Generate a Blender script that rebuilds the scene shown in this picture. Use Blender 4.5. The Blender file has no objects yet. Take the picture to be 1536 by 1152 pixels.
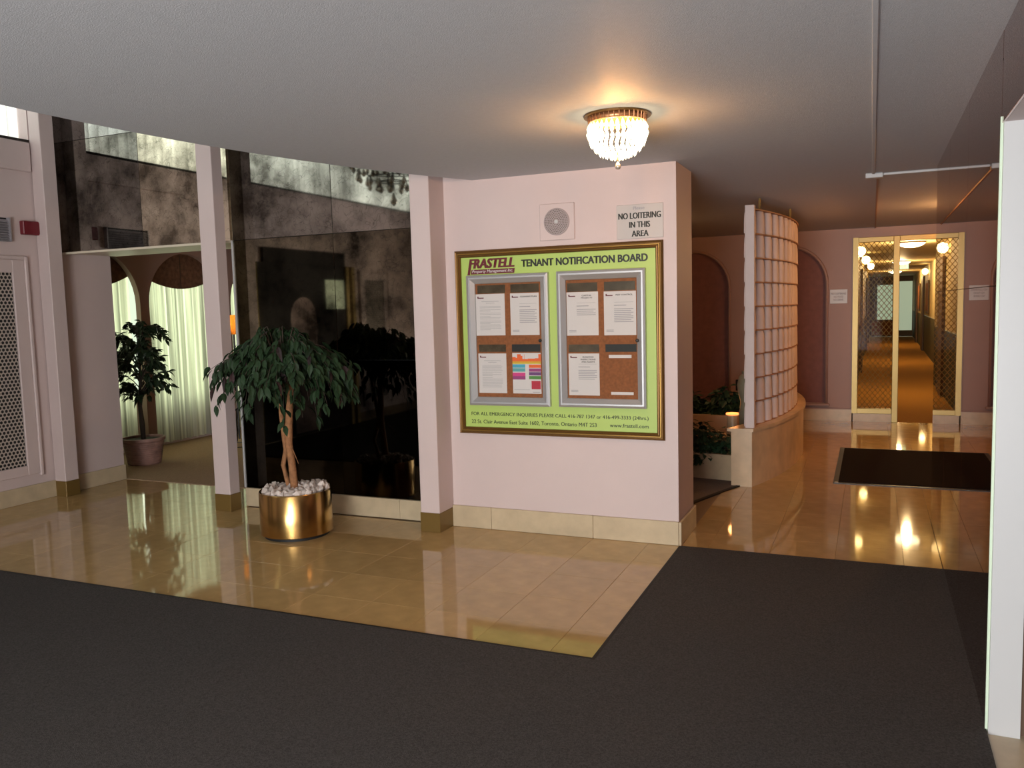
import bpy, bmesh, math, random
from mathutils import Vector, Matrix
random.seed(7)
PI = math.pi
scene = bpy.context.scene
C = scene.collection

# ------------------------------------------------------------------ camera
def look(yaw, pitch, roll):
    cy, sy = math.cos(yaw), math.sin(yaw)
    fwd = Vector((-sy*math.cos(pitch), cy*math.cos(pitch), -math.sin(pitch)))
    right = Vector((cy, sy, 0)); down = fwd.cross(right)
    c, s = math.cos(roll), math.sin(roll)
    r = c*right + s*down; d = -s*right + c*down
    return Matrix((r, -d, -fwd)).transposed()
cam = bpy.data.cameras.new('camera'); cam_o = bpy.data.objects.new('camera', cam); C.objects.link(cam_o)
cam.sensor_width = 36.0; cam.lens = 1250.3/1536*36; cam.clip_start = 0.05
cam_o.matrix_world = Matrix.Translation((0, 0, 1.5)) @ look(math.radians(23.39), math.radians(5.20), math.radians(1.514)).to_4x4()
scene.camera = cam_o

# ------------------------------------------------------------------ world, daylight, exposure
w = bpy.data.worlds.new('sky'); scene.world = w; w.use_nodes = True
bg = w.node_tree.nodes['Background']; bg.inputs[0].default_value = (0.86, 1.0, 0.74, 1); bg.inputs[1].default_value = 1.0
def area(name, loc, rot, sx, sy, power, col):
    l = bpy.data.lights.new(name, 'AREA'); l.shape = 'RECTANGLE'; l.size = sx; l.size_y = sy; l.energy = power; l.color = col
    o = bpy.data.objects.new(name, l); C.objects.link(o); o.location = loc; o.rotation_euler = rot; return o
def point(name, loc, power, col, r=0.05):
    l = bpy.data.lights.new(name, 'POINT'); l.energy = power; l.color = col; l.shadow_soft_size = r
    o = bpy.data.objects.new(name, l); C.objects.link(o); o.location = loc; return o
# daylight through the glazed street entrance behind the camera
area('entrance_daylight', (-0.75, -2.76, 1.25), (PI/2, 0, 0), 2.0, 1.9, 265, (1.0, 0.95, 0.955))
# added fill lamp low outside the entrance, tilted up to brighten the ceiling
area('ceiling_fill', (-1.3, -3.7, 0.03), (math.radians(50), 0, 0), 3.0, 1.4, 500, (0.95, 0.96, 1.0))
# daylight outside the lounge windows and the high windows of the atrium
area('lounge_daylight', (-8.6, 7.6, 1.5), (0, -PI/2, 0), 2.2, 4.4, 52, (0.92, 1.0, 0.70))
area('high_window_daylight', (-7.25, 1.3, 3.75), (0, -PI/2, 0), 1.5, 7.4, 250, (0.93, 1.0, 0.97))
scene.view_settings.view_transform = 'Standard'; scene.view_settings.look = 'None'
scene.view_settings.exposure = 0.0; scene.view_settings.gamma = 1.0; scene.view_settings.use_curve_mapping = False
try:
    scene.cycles.max_bounces = 9; scene.cycles.diffuse_bounces = 4; scene.cycles.glossy_bounces = 5
    scene.cycles.transparent_max_bounces = 10; scene.cycles.caustics_reflective = True; scene.cycles.caustics_refractive = False
    scene.cycles.sample_clamp_indirect = 3.0
except Exception:
    pass

# ------------------------------------------------------------------ materials
def srgb(r, g, b):
    f = lambda c: (c/255/12.92) if c/255 <= 0.04045 else ((c/255+0.055)/1.055)**2.4
    return (f(r), f(g), f(b), 1)
MATS = {}
def mat(name, col, rough=0.6, metal=0.0, var=0.0, vscale=8.0, bump=0.0, bscale=60.0, spec=0.5, emit=None, estr=0.0, rand=0.0, aniso=0.0):
    m = bpy.data.materials.new(name); m.use_nodes = True; nt = m.node_tree; N = nt.nodes; L = nt.links
    p = N['Principled BSDF']; col = tuple(col)[:3] + (1,)
    p.inputs['Base Color'].default_value = col; p.inputs['Roughness'].default_value = rough; p.inputs['Metallic'].default_value = metal
    p.inputs['Specular IOR Level'].default_value = spec
    if aniso: p.inputs['Anisotropic'].default_value = aniso
    src = None
    tc = N.new('ShaderNodeTexCoord')
    if var:
        n = N.new('ShaderNodeTexNoise'); n.inputs['Scale'].default_value = vscale; n.inputs['Detail'].default_value = 5
        L.new(tc.outputs['Object'], n.inputs['Vector'])
        mr = N.new('ShaderNodeMapRange'); mr.inputs[1].default_value = 0.3; mr.inputs[2].default_value = 0.7
        mr.inputs[3].default_value = 1-var; mr.inputs[4].default_value = 1+var; L.new(n.outputs[0], mr.inputs[0])
        mx = N.new('ShaderNodeVectorMath'); mx.operation = 'SCALE'; mx.inputs[0].default_value = col[:3]; L.new(mr.outputs[0], mx.inputs[3])
        src = mx.outputs[0]
    if rand:
        oi = N.new('ShaderNodeObjectInfo'); mr2 = N.new('ShaderNodeMapRange'); mr2.inputs[3].default_value = 1-rand; mr2.inputs[4].default_value = 1+rand
        L.new(oi.outputs['Random'], mr2.inputs[0])
        mx2 = N.new('ShaderNodeVectorMath'); mx2.operation = 'SCALE'; L.new(mr2.outputs[0], mx2.inputs[3])
        if src: L.new(src, mx2.inputs[0])
        else: mx2.inputs[0].default_value = col[:3]
        src = mx2.outputs[0]
    if src: L.new(src, p.inputs['Base Color'])
    if bump:
        n2 = N.new('ShaderNodeTexNoise'); n2.inputs['Scale'].default_value = bscale; n2.inputs['Detail'].default_value = 3
        L.new(tc.outputs['Object'], n2.inputs['Vector'])
        b = N.new('ShaderNodeBump'); b.inputs['Strength'].default_value = bump; b.inputs['Distance'].default_value = 0.01
        L.new(n2.outputs[0], b.inputs['Height']); L.new(b.outputs[0], p.inputs['Normal'])
    if emit:
        p.inputs['Emission Color'].default_value = tuple(emit)[:3] + (1,); p.inputs['Emission Strength'].default_value = estr
    MATS[name] = m; return m
def mixmat(name, a, b, fac):       # helper: mix of two closures built by callables(nodes)
    m = bpy.data.materials.new(name); m.use_nodes = True; nt = m.node_tree; nt.nodes.clear()
    o = nt.nodes.new('ShaderNodeOutputMaterial'); mx = nt.nodes.new('ShaderNodeMixShader'); mx.inputs[0].default_value = fac
    nt.links.new(a(nt).outputs[0], mx.inputs[1]); nt.links.new(b(nt).outputs[0], mx.inputs[2]); nt.links.new(mx.outputs[0], o.inputs[0])
    MATS[name] = m; return m
def sh(kind, col, **kw):
    def f(nt):
        n = nt.nodes.new(kind); n.inputs['Color'].default_value = tuple(col)[:3] + (1,)
        for k, v in kw.items(): n.inputs[k].default_value = v
        return n
    return f
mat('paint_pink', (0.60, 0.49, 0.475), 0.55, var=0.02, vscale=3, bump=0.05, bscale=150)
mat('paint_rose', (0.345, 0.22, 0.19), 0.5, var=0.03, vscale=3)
mat('paint_ceiling', (0.50, 0.505, 0.53), 0.7, var=0.03, vscale=40, bump=0.25, bscale=220)
mat('paint_white', (0.52, 0.52, 0.525), 0.35)
mat('paint_cream', (0.66, 0.58, 0.46), 0.45)
mat('stone_tile', (0.50, 0.335, 0.145), 0.055, var=0.10, vscale=9, rand=0.07, spec=0.55)
mat('mortar', (0.22, 0.15, 0.08), 0.6)
mat('stone_base', (0.52, 0.42, 0.28), 0.3, var=0.10, vscale=10, rand=0.05)
mat('stone_planter', (0.60, 0.44, 0.27), 0.35, var=0.14, vscale=7)
mat('bronze_band', (0.20, 0.125, 0.035), 0.35, metal=0.35)
mat('carpet_grey', (0.073, 0.068, 0.066), 0.95, var=0.30, vscale=140, bump=0.8, bscale=320, spec=0.1)
mat('carpet_edge', (0.020, 0.016, 0.015), 0.6, spec=0.2)
mat('carpet_niche', (0.20, 0.17, 0.155), 0.95, var=0.2, vscale=120, bump=0.5, bscale=300, spec=0.1)
mat('carpet_lounge', (0.44, 0.30, 0.20), 0.95, var=0.15, vscale=90, bump=0.4, bscale=300, spec=0.1)
mat('carpet_hall', (0.36, 0.17, 0.035), 0.95, var=0.12, vscale=60, bump=0.4, bscale=300, spec=0.1)
mat('black', (0.008, 0.008, 0.008), 0.6)
mat('dark_gap', (0.015, 0.010, 0.008), 0.8)
mat('rubber_mat', (0.011, 0.007, 0.0075), 0.9, var=0.2, vscale=90, bump=0.5, bscale=250, spec=0.05)
mat('mat_rim', (0.015, 0.012, 0.012), 0.45)
mat('brass_brushed', (0.50, 0.31, 0.11), 0.21, metal=1.0, aniso=0.0)
mat('brass_frame', (0.35, 0.25, 0.095), 0.38, metal=0.65)
mat('aluminium', (0.50, 0.50, 0.51), 0.38, metal=0.6)
mat('frame_bronze', (0.17, 0.085, 0.022), 0.35, metal=0.55)
mat('frame_gold', (0.42, 0.24, 0.06), 0.3, metal=0.7)
mat('print_green', srgb(172, 198, 102), 0.45)
mat('cork', (0.25, 0.085, 0.030), 0.85, var=0.18, vscale=70)
mat('paper', (0.66, 0.60, 0.61), 0.6)
mat('ink_black', (0.012, 0.014, 0.010), 0.5)
mat('ink_green_black', (0.016, 0.030, 0.010), 0.5)
mat('ink_grey', (0.34, 0.32, 0.35), 0.6)
mat('ink_maroon', (0.12, 0.006, 0.014), 0.5)
mat('plate_smoke', (0.075, 0.055, 0.035), 0.25, var=0.3, vscale=15)
mat('red_plastic', (0.15, 0.008, 0.016), 0.4)
mat('grey_plastic', (0.30, 0.28, 0.30), 0.5)
mat('sign_grey', (0.50, 0.46, 0.44), 0.4)
mat('grille_paint', (0.50, 0.43, 0.38), 0.5)
mat('speaker_mesh', (0.36, 0.30, 0.30), 0.6)
mat('leaf', (0.013, 0.029, 0.011), 0.6, rand=0.45, spec=0.25)
mat('leaf_dark', (0.012, 0.026, 0.009), 0.5, rand=0.3)
mat('leaf_red', (0.028, 0.010, 0.011), 0.6, rand=0.4)
mat('ivy', (0.022, 0.060, 0.026), 0.5, var=0.3)
mat('bark', (0.30, 0.135, 0.055), 0.8, var=0.25, vscale=40, bump=0.6, bscale=60)
mat('bark_dark', (0.05, 0.035, 0.025), 0.8)
mat('pebble', (0.55, 0.48, 0.44), 0.7, rand=0.25, bump=0.5, bscale=40)
mat('soil', (0.03, 0.02, 0.014), 0.95)
mat('pot_pink', (0.30, 0.17, 0.14), 0.6, var=0.25, vscale=12)
mat('screen_plaster', (0.68, 0.58, 0.56), 0.6, rand=0.05, var=0.04)
mat('shelf_clay', (0.34, 0.17, 0.09), 0.6)
mat('maroon_panel', (0.21, 0.095, 0.092), 0.7, var=0.10, vscale=14, bump=0.2, bscale=120)
mat('valance', (0.16, 0.075, 0.040), 0.8, var=0.35, vscale=22)
mat('dado', (0.060, 0.055, 0.030), 0.6)
mat('hall_paint', (0.62, 0.50, 0.27), 0.6)
mat('hall_door', (0.10, 0.055, 0.03), 0.5)
mat('iron', (0.012, 0.011, 0.010), 0.45, metal=0.3)
mat('urn_stone', (0.24, 0.21, 0.14), 0.7, var=0.2)
mat('copper', (0.55, 0.26, 0.12), 0.35, metal=0.8)
mat('crystal_ball', (0.75, 0.62, 0.50), 0.08, metal=0.6)
mat('crystal_clear', (0.85, 0.80, 0.70), 0.04, metal=0.85)
mat('edge_glass', (0.62, 0.74, 0.58), 0.15)
mat('lit_dome', (0.9, 0.8, 0.6), 0.5, emit=(1.0, 0.80, 0.45), estr=9.0)
mat('lit_sconce', (0.9, 0.7, 0.4), 0.5, emit=(1.0, 0.66, 0.25), estr=16.0)
mat('lit_exit', (0.3, 0.6, 0.4), 0.5, emit=(0.35, 1.0, 0.60), estr=0.8)
mat('lit_window', (0.5, 0.6, 0.5), 0.4, emit=(0.66, 0.80, 0.56), estr=0.42)
mat('lit_rim', (0.9, 0.4, 0.1), 0.5, emit=(1.0, 0.28, 0.07), estr=2.2)
for k, c in dict(p_orange=(226, 96, 40), p_amber=(214, 150, 40), p_yellow=(205, 180, 60), p_cyan=(70, 160, 190), p_teal=(90, 160, 165), p_pink=(205, 60, 130), p_purple=(150, 60, 120), p_violet=(105, 60, 115), p_green=(80, 135, 60), p_red=(180, 35, 60)).items():
    mat(k, srgb(*c), 0.5)
def cloth_mat(name, tcol, dcol, fac, lo, hi, scale):
    m = mixmat(name, sh('ShaderNodeBsdfTranslucent', tcol), sh('ShaderNodeBsdfDiffuse', dcol), fac); nt = m.node_tree; N = nt.nodes; L = nt.links
    tc = N.new('ShaderNodeTexCoord'); mp = N.new('ShaderNodeMapping'); mp.inputs['Scale'].default_value = scale; n = N.new('ShaderNodeTexNoise'); n.inputs['Scale'].default_value = 1.0; n.inputs['Detail'].default_value = 4
    oi = N.new('ShaderNodeObjectInfo'); ad = N.new('ShaderNodeVectorMath'); ad.operation = 'ADD'; L.new(tc.outputs['Object'], mp.inputs['Vector']); L.new(mp.outputs[0], ad.inputs[0]); L.new(oi.outputs['Location'], ad.inputs[1]); L.new(ad.outputs[0], n.inputs['Vector'])
    mr = N.new('ShaderNodeMapRange'); mr.inputs[1].default_value = 0.35; mr.inputs[2].default_value = 0.65; mr.inputs[3].default_value = lo; mr.inputs[4].default_value = hi; L.new(n.outputs[0], mr.inputs[0])
    for nd in [x for x in N if x.type == 'BSDF_TRANSLUCENT']:
        v = N.new('ShaderNodeVectorMath'); v.operation = 'SCALE'; v.inputs[0].default_value = tcol; L.new(mr.outputs[0], v.inputs[3]); L.new(v.outputs[0], nd.inputs['Color'])
    return m
cloth_mat('curtain', (0.78, 0.80, 0.66), (0.62, 0.60, 0.54), 0.45, 0.40, 1.75, (1, 26, 0.25))
cloth_mat('blind_fabric', (0.80, 0.82, 0.80), (0.7, 0.68, 0.62), 0.4, 0.12, 1.1, (3, 3, 0.2))
mixmat('pane', sh('ShaderNodeBsdfTransparent', (0.97, 0.98, 0.97)), sh('ShaderNodeBsdfGlossy', (1, 1, 1), Roughness=0.02), 0.0008)
mixmat('crystal_lit', sh('ShaderNodeBsdfTransparent', (1, 0.93, 0.80)), sh('ShaderNodeEmission', (1.0, 0.82, 0.52), Strength=9.0), 0.55)
mixmat('shade_orange', sh('ShaderNodeBsdfTranslucent', (0.95, 0.34, 0.05)), sh('ShaderNodeBsdfDiffuse', (0.85, 0.33, 0.05)), 0.35)
def mirror_mat(name, dark, light, rough, mottle, vein):
    m = bpy.data.materials.new(name); m.use_nodes = True; nt = m.node_tree; N = nt.nodes; L = nt.links; p = N['Principled BSDF']
    p.inputs['Metallic'].default_value = 1.0; p.inputs['Roughness'].default_value = rough
    if mottle:
        tc = N.new('ShaderNodeTexCoord'); oi = N.new('ShaderNodeObjectInfo'); add = N.new('ShaderNodeVectorMath'); add.operation = 'ADD'
        sc = N.new('ShaderNodeVectorMath'); sc.operation = 'SCALE'; sc.inputs[0].default_value = (17, 9, 23); L.new(oi.outputs['Random'], sc.inputs[3])
        L.new(tc.outputs['Object'], add.inputs[0]); L.new(sc.outputs[0], add.inputs[1])
        n = N.new('ShaderNodeTexNoise'); n.inputs['Scale'].default_value = mottle; n.inputs['Detail'].default_value = 7; n.inputs['Roughness'].default_value = 0.62
        L.new(add.outputs[0], n.inputs['Vector'])
        r = N.new('ShaderNodeValToRGB'); r.color_ramp.elements[0].position = 0.36; r.color_ramp.elements[1].position = 0.60
        r.color_ramp.elements[0].color = dark + (1,); r.color_ramp.elements[1].color = light + (1,); L.new(n.outputs[0], r.inputs[0])
        v = N.new('ShaderNodeTexVoronoi'); v.feature = 'DISTANCE_TO_EDGE'; v.inputs['Scale'].default_value = 5.5
        dn = N.new('ShaderNodeTexNoise'); dn.inputs['Scale'].default_value = 6; L.new(add.outputs[0], dn.inputs['Vector'])
        ds = N.new('ShaderNodeVectorMath'); ds.operation = 'ADD'; L.new(add.outputs[0], ds.inputs[0]); L.new(dn.outputs['Color'], ds.inputs[1]); L.new(ds.outputs[0], v.inputs['Vector'])
        vr = N.new('ShaderNodeMapRange'); vr.inputs[1].default_value = 0.0; vr.inputs[2].default_value = 0.03; vr.inputs[3].default_value = vein; vr.inputs[4].default_value = 1.0; L.new(v.outputs['Distance'], vr.inputs[0])
        mu = N.new('ShaderNodeVectorMath'); mu.operation = 'SCALE'; L.new(r.outputs[0], mu.inputs[0]); L.new(vr.outputs[0], mu.inputs[3])
        tn = N.new('ShaderNodeVectorMath'); tn.operation = 'MULTIPLY'; L.new(mu.outputs[0], tn.inputs[0]); L.new(oi.outputs['Color'], tn.inputs[1]); L.new(tn.outputs[0], p.inputs['Base Color'])
    else:
        p.inputs['Base Color'].default_value = light + (1,)
    MATS[name] = m
mirror_mat('mirror_antique', (0.11, 0.10, 0.085), (0.56, 0.53, 0.47), 0.035, 2.6, 0.55)
mirror_mat('mirror_smoked', (0.025, 0.021, 0.015), (0.27, 0.235, 0.17), 0.035, 2.6, 0.6)
mirror_mat('mirror_black', (0.010, 0.009, 0.008), (0.05, 0.045, 0.036), 0.03, 2.6, 0.7)
mirror_mat('mirror_light', (0.25, 0.24, 0.22), (0.46, 0.45, 0.43), 0.035, 2.6, 0.55)
mirror_mat('mirror_bronze', (0, 0, 0), (0.31, 0.175, 0.145), 0.012, 0, 1)

# ------------------------------------------------------------------ mesh builder
class MB:
    def __init__(s): s.v = []; s.f = []; s.mi = []; s.cur = 0
    def add(s, vs, fs):
        o = len(s.v); s.v += [tuple(x) for x in vs]; s.f += [tuple(i+o for i in f) for f in fs]; s.mi += [s.cur]*len(fs); return s
    def box(s, x0, x1, y0, y1, z0, z1):
        if x0 > x1: x0, x1 = x1, x0
        if y0 > y1: y0, y1 = y1, y0
        if z0 > z1: z0, z1 = z1, z0
        return s.add([(x0,y0,z0),(x1,y0,z0),(x1,y1,z0),(x0,y1,z0),(x0,y0,z1),(x1,y0,z1),(x1,y1,z1),(x0,y1,z1)],
                     [(3,2,1,0),(4,5,6,7),(0,1,5,4),(1,2,6,5),(2,3,7,6),(3,0,4,7)])
    def bbox(s, x0, x1, y0, y1, z0, z1, b=0.004):      # box with a chamfer on its vertical and top edges
        bm = bmesh.new(); bmesh.ops.create_cube(bm, size=1)
        for v in bm.verts: v.co = Vector((x0+(v.co.x+.5)*(x1-x0), y0+(v.co.y+.5)*(y1-y0), z0+(v.co.z+.5)*(z1-z0)))
        bmesh.ops.bevel(bm, geom=bm.edges[:], offset=b, segments=1, affect='EDGES')
        bm.verts.index_update(); s.add([v.co[:] for v in bm.verts], [[v.index for v in f.verts] for f in bm.faces]); bm.free(); return s
    def tube(s, pts, rad, n=8, cap=True):
        pts = [Vector(p) for p in pts]; rad = rad if isinstance(rad, (list, tuple)) else [rad]*len(pts)
        vs = []; fs = []; up = Vector((0.13, 0.21, 0.97))
        for i, p in enumerate(pts):
            t = (pts[min(i+1, len(pts)-1)] - pts[max(i-1, 0)]).normalized()
            a = t.cross(up)
            if a.length < 1e-3: a = t.cross(Vector((1, 0, 0)))
            a.normalize(); b = t.cross(a)
            for k in range(n):
                q = 2*PI*k/n; vs.append(p + (a*math.cos(q) + b*math.sin(q))*rad[i])
        for i in range(len(pts)-1):
            for k in range(n): fs.append((i*n+k, i*n+(k+1)%n, (i+1)*n+(k+1)%n, (i+1)*n+k))
        if cap: fs += [tuple(range(n-1, -1, -1)), tuple((len(pts)-1)*n+k for k in range(n))]
        return s.add(vs, fs)
    def lathe(s, prof, n=32, c=(0, 0), cap=True):       # prof: (r, z) from bottom to top
        vs = []; fs = []
        for r, z in prof:
            for k in range(n): q = 2*PI*k/n; vs.append((c[0]+r*math.cos(q), c[1]+r*math.sin(q), z))
        for i in range(len(prof)-1):
            for k in range(n): fs.append((i*n+k, i*n+(k+1)%n, (i+1)*n+(k+1)%n, (i+1)*n+k))
        if cap: fs += [tuple(range(n-1, -1, -1)), tuple((len(prof)-1)*n+k for k in range(n))]
        return s.add(vs, fs)
    def prism(s, poly, z0, z1):                          # poly: counter-clockwise xy outline
        n = len(poly); vs = [(x, y, z0) for x, y in poly] + [(x, y, z1) for x, y in poly]
        return s.add(vs, [tuple(range(n-1, -1, -1)), tuple(range(n, 2*n))] + [(i, (i+1) % n, n+(i+1) % n, n+i) for i in range(n)])
    def build(s, name, m, parent=None, smooth=False, loc=None):
        me = bpy.data.meshes.new(name); me.from_pydata(s.v, [], s.f)
        ms = m if isinstance(m, (list, tuple)) else [m]
        for x in ms: me.materials.append(MATS[x])
        if len(ms) > 1:
            for p, i in zip(me.polygons, s.mi): p.material_index = i
        if any(len(f) > 4 for f in s.f):
            bm = bmesh.new(); bm.from_mesh(me); bmesh.ops.triangulate(bm, faces=[f for f in bm.faces if len(f.verts) > 8]); bm.to_mesh(me); bm.free()
        if smooth:
            for p in me.polygons: p.use_smooth = True
        me.update()
        return link(name, me, parent, loc)
def link(name, me, parent=None, loc=None):
    o = bpy.data.objects.new(name, me); C.objects.link(o)
    if loc is not None: o.location = loc
    if parent is not None: o.parent = parent
    return o
def smooth_by_angle(o, a=0.6):
    for p in o.data.polygons: p.use_smooth = True
    try: o.data.set_sharp_from_angle(angle=a)
    except Exception: pass
    return o
def struct(o): o['kind'] = 'structure'; return o
def thing(name, label, cat, loc=(0, 0, 0), group=None, rz=0):
    o = bpy.data.objects.new(name, None); C.objects.link(o); o.location = loc; o.rotation_euler.z = rz; o.empty_display_size = 0.05
    return tag(o, label, cat, group)
def tag(o, label, cat, group=None):
    o['label'] = label; o['category'] = cat
    if group: o['group'] = group
    return o
def box(name, m, x0, x1, y0, y1, z0, z1, parent=None, b=0):
    mb = MB(); (mb.bbox(x0, x1, y0, y1, z0, z1, b) if b else mb.box(x0, x1, y0, y1, z0, z1)); return mb.build(name, m, parent)
def text_mesh(s, bold=0.0, shear=0.0, space=1.0):
    cu = bpy.data.curves.new('text', 'FONT'); cu.body = s; cu.offset = bold; cu.shear = shear; cu.space_character = space; cu.resolution_u = 3
    o = bpy.data.objects.new('text', cu); C.objects.link(o); bpy.context.view_layer.update()
    me = bpy.data.meshes.new_from_object(o.evaluated_get(bpy.context.evaluated_depsgraph_get()))
    bpy.data.objects.remove(o); bpy.data.curves.remove(cu); return me
def lettering(s, m, x0, x1, z0, z1, y, parent=None, bold=0.0, shear=0.0, name='lettering', space=1.0, thick=0.0):
    # text fitted to a rectangle on a wall that faces -Y
    me = text_mesh(s, bold, shear, space); xs = [v.co.x for v in me.vertices]; ys = [v.co.y for v in me.vertices]
    a, b, c, d = min(xs), max(xs), min(ys), max(ys)
    for v in me.vertices: v.co = Vector((x0+(v.co.x-a)/(b-a)*(x1-x0), y, z0+(v.co.y-c)/(d-c)*(z1-z0)))
    if thick:
        bm = bmesh.new(); bm.from_mesh(me); bm.verts.ensure_lookup_table(); bm.edges.ensure_lookup_table(); bm.faces.ensure_lookup_table()
        for k, sx in enumerate((-1, 1)):
            g = bmesh.ops.duplicate(bm, geom=bm.verts[:len(me.vertices)] + bm.edges[:len(me.edges)] + bm.faces[:len(me.polygons)])
            for e in g['geom']:
                if isinstance(e, bmesh.types.BMVert): e.co += Vector((sx*thick, -0.0002*(k+1), 0))
            bm.verts.ensure_lookup_table(); bm.edges.ensure_lookup_table(); bm.faces.ensure_lookup_table()
        bm.to_mesh(me); bm.free()
    me.materials.clear(); me.materials.append(MATS[m]); return link(name, me, parent)
def flat(mb, x0, x1, z0, z1, y):      # a print rectangle on a wall that faces -Y
    return mb.add([(x0, y, z0), (x1, y, z0), (x1, y, z1), (x0, y, z1)], [(0, 1, 2, 3)])
def arch_wall(mb, bays, zs, ztop, zb, d0, d1, mapf, n=20):
    """bays: (u0, u1, a0, a1); opening a0..a1 with a round head springing at zs, from zb up; wall from 0 to ztop, depth d0..d1"""
    def quad(p, q, r_, s_): mb.add([mapf(*p), mapf(*q), mapf(*r_), mapf(*s_)], [(0, 1, 2, 3)])
    for u0, u1, a0, a1 in bays:
        c = (a0+a1)/2; R = (a1-a0)/2
        pts = [(a0, zb), (a0, zs)] + [(c-R*math.cos(PI*k/n), zs+R*math.sin(PI*k/n)) for k in range(1, n)] + [(a1, zs), (a1, zb)]
        for d in (d0, d1):
            quad((u0, d, 0), (a0, d, 0), (a0, d, ztop), (u0, d, ztop)); quad((a1, d, 0), (u1, d, 0), (u1, d, ztop), (a1, d, ztop))
            if zb > 0: quad((a0, d, 0), (a1, d, 0), (a1, d, zb), (a0, d, zb))
            for (p, q) in zip(pts[1:-1], pts[2:-1]): quad((p[0], d, p[1]), (q[0], d, q[1]), (q[0], d, ztop), (p[0], d, ztop))
        for (p, q) in zip(pts[:-1], pts[1:]): quad((p[0], d0, p[1]), (q[0], d0, q[1]), (q[0], d1, q[1]), (p[0], d1, p[1]))
        if zb > 0: quad((a0, d0, zb), (a1, d0, zb), (a1, d1, zb), (a0, d1, zb))
    return mb

# ------------------------------------------------------------------ measures
ZC = 2.35          # low ceiling
ZH = 4.15          # atrium ceiling
XL = -6.41         # left wall
XR = 0.38          # mirrored right wall
YM = 5.12          # antique mirror plane
YP = 5.07          # pink wall face
YD = 11.03         # wall with the brass door
CEX, CEY, CER = 2.54, 2.30, 5.70     # arc of the low ceiling's edge
edge = []
for k in range(33):
    y = 5.085 - (5.085 + 2.60)*k/32
    edge.append((CEX - math.sqrt(CER**2 - (y-CEY)**2), y))

# ------------------------------------------------------------------ floor
base = struct(box('floor', 'mortar', XL-0.1, 1.5, -2.6, YD, -0.06, -0.004))
P = 0.365
tile_me = {}
def tile(x0, x1, y0, y1):
    g = 0.0012; key = (round(x1-x0, 3), round(y1-y0, 3))
    if key not in tile_me:
        mb = MB(); mb.bbox(0, x1-x0-g, 0, y1-y0-g, -0.02, 0, 0.0008)
        me = bpy.data.meshes.new('floor_tile'); me.from_pydata(mb.v, [], mb.f); me.materials.append(MATS['stone_tile']); tile_me[key] = me
    link('floor_tile', tile_me[key], base, (x0, y0, 0))
def tiles(x0, x1, y0, y1):
    i0 = math.floor((x0+0.18)/P); j0 = math.floor((y0-5.755)/P)
    for i in range(i0, i0+60):
        a = max(x0, -0.18+i*P); b = min(x1, -0.18+(i+1)*P)
        if b-a < 0.004: continue
        for j in range(j0, j0+60):
            c = max(y0, 5.755+j*P); d = min(y1, 5.755+(j+1)*P)
            if d-c > 0.004: tile(a, b, c, d)
tiles(XL, -1.08, 3.24, 5.07)
tiles(XL, -4.5, 5.07, 5.63)
tiles(-1.08, 0.38, 5.03, 9.40); tiles(-1.08, 1.5, 9.40, YD)
tiles(0.38, 1.5, 6.2, 9.40)
box('threshold_stone', 'stone_base', XR, 0.9, 0.9, 3.178, -0.02, 0.0, base)
# charcoal carpet of the entrance, an L in plan, with a dark edge strip
crp = thing('entrance_carpet', 'charcoal grey carpet covering the foreground in an L shape', 'carpet')
MB().prism([(XL, -2.6), (XR, -2.6), (XR, 5.03), (-1.06, 5.03), (-1.06, 3.255), (XL, 3.255)], -0.003, 0.010).build('carpet_field', 'carpet_grey', crp)
MB().prism([(XL, 3.255), (-1.06, 3.255), (-1.06, 5.03), (-1.078, 5.03), (-1.078, 3.273), (XL, 3.273)], -0.003, 0.008).build('edge_strip', 'carpet_edge', crp)
lc = tag(MB().prism([(-7.85, 5.63), (-4.45, 5.63), (-4.45, 9.8), (-7.85, 9.8)], -0.05, 0.004).build('lounge_carpet', 'carpet_lounge'), 'brown fitted carpet of the lounge behind the opening', 'carpet')
nic = thing('niche_carpet', 'grey brown carpet in front of the low planter', 'carpet')
cur = [(-1.36, 5.60), (-1.31, 5.95), (-1.22, 6.26), (-1.10, 6.62), (-0.985, 6.93)]
MB().prism([(-3.2, 5.53)] + cur + [(-0.99, 7.043), (-3.1, 7.415)], -0.03, 0.006).build('carpet_field', 'carpet_niche', nic)
MB().prism([(x, y) for x, y in cur] + [(x+0.025, y-0.012) for x, y in cur[::-1]][0:0] + [(x+0.03, y) for x, y in cur[::-1]], -0.003, 0.008).build('edge_strip', 'carpet_edge', nic)

# ------------------------------------------------------------------ ceilings
poly = edge[::-1] + [(-3.2, 5.085), (-3.2, YD), (1.5, YD), (1.5, -2.6)]
poly = [(edge[-1][0], -2.6)] + edge[::-1][1:] + [(-2.4, 5.30), (-3.2, 5.30), (-3.2, YD), (1.5, YD), (1.5, -2.6)]
struct(MB().prism(poly[::-1] if False else poly, ZC, ZC+0.12).build('ceiling', 'paint_ceiling'))
fas = MB()
for a, b in zip(edge[:-1], edge[1:]):
    fas.add([(a[0]+.01, a[1], ZC+.004), (b[0]+.01, b[1], ZC+.004), (b[0]+.01, b[1], ZH), (a[0]+.01, a[1], ZH)], [(0, 1, 2, 3)])
struct(fas.build('wall_atrium', 'paint_pink', smooth=True))
struct(box('ceiling_atrium', 'paint_ceiling', -7.4, -2.0, -2.6, 5.7, ZH, ZH+0.1))
struct(box('ceiling_lounge', 'paint_pink', -8.0, -4.3, 5.63, 9.9, ZC, ZC+0.1))

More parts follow.
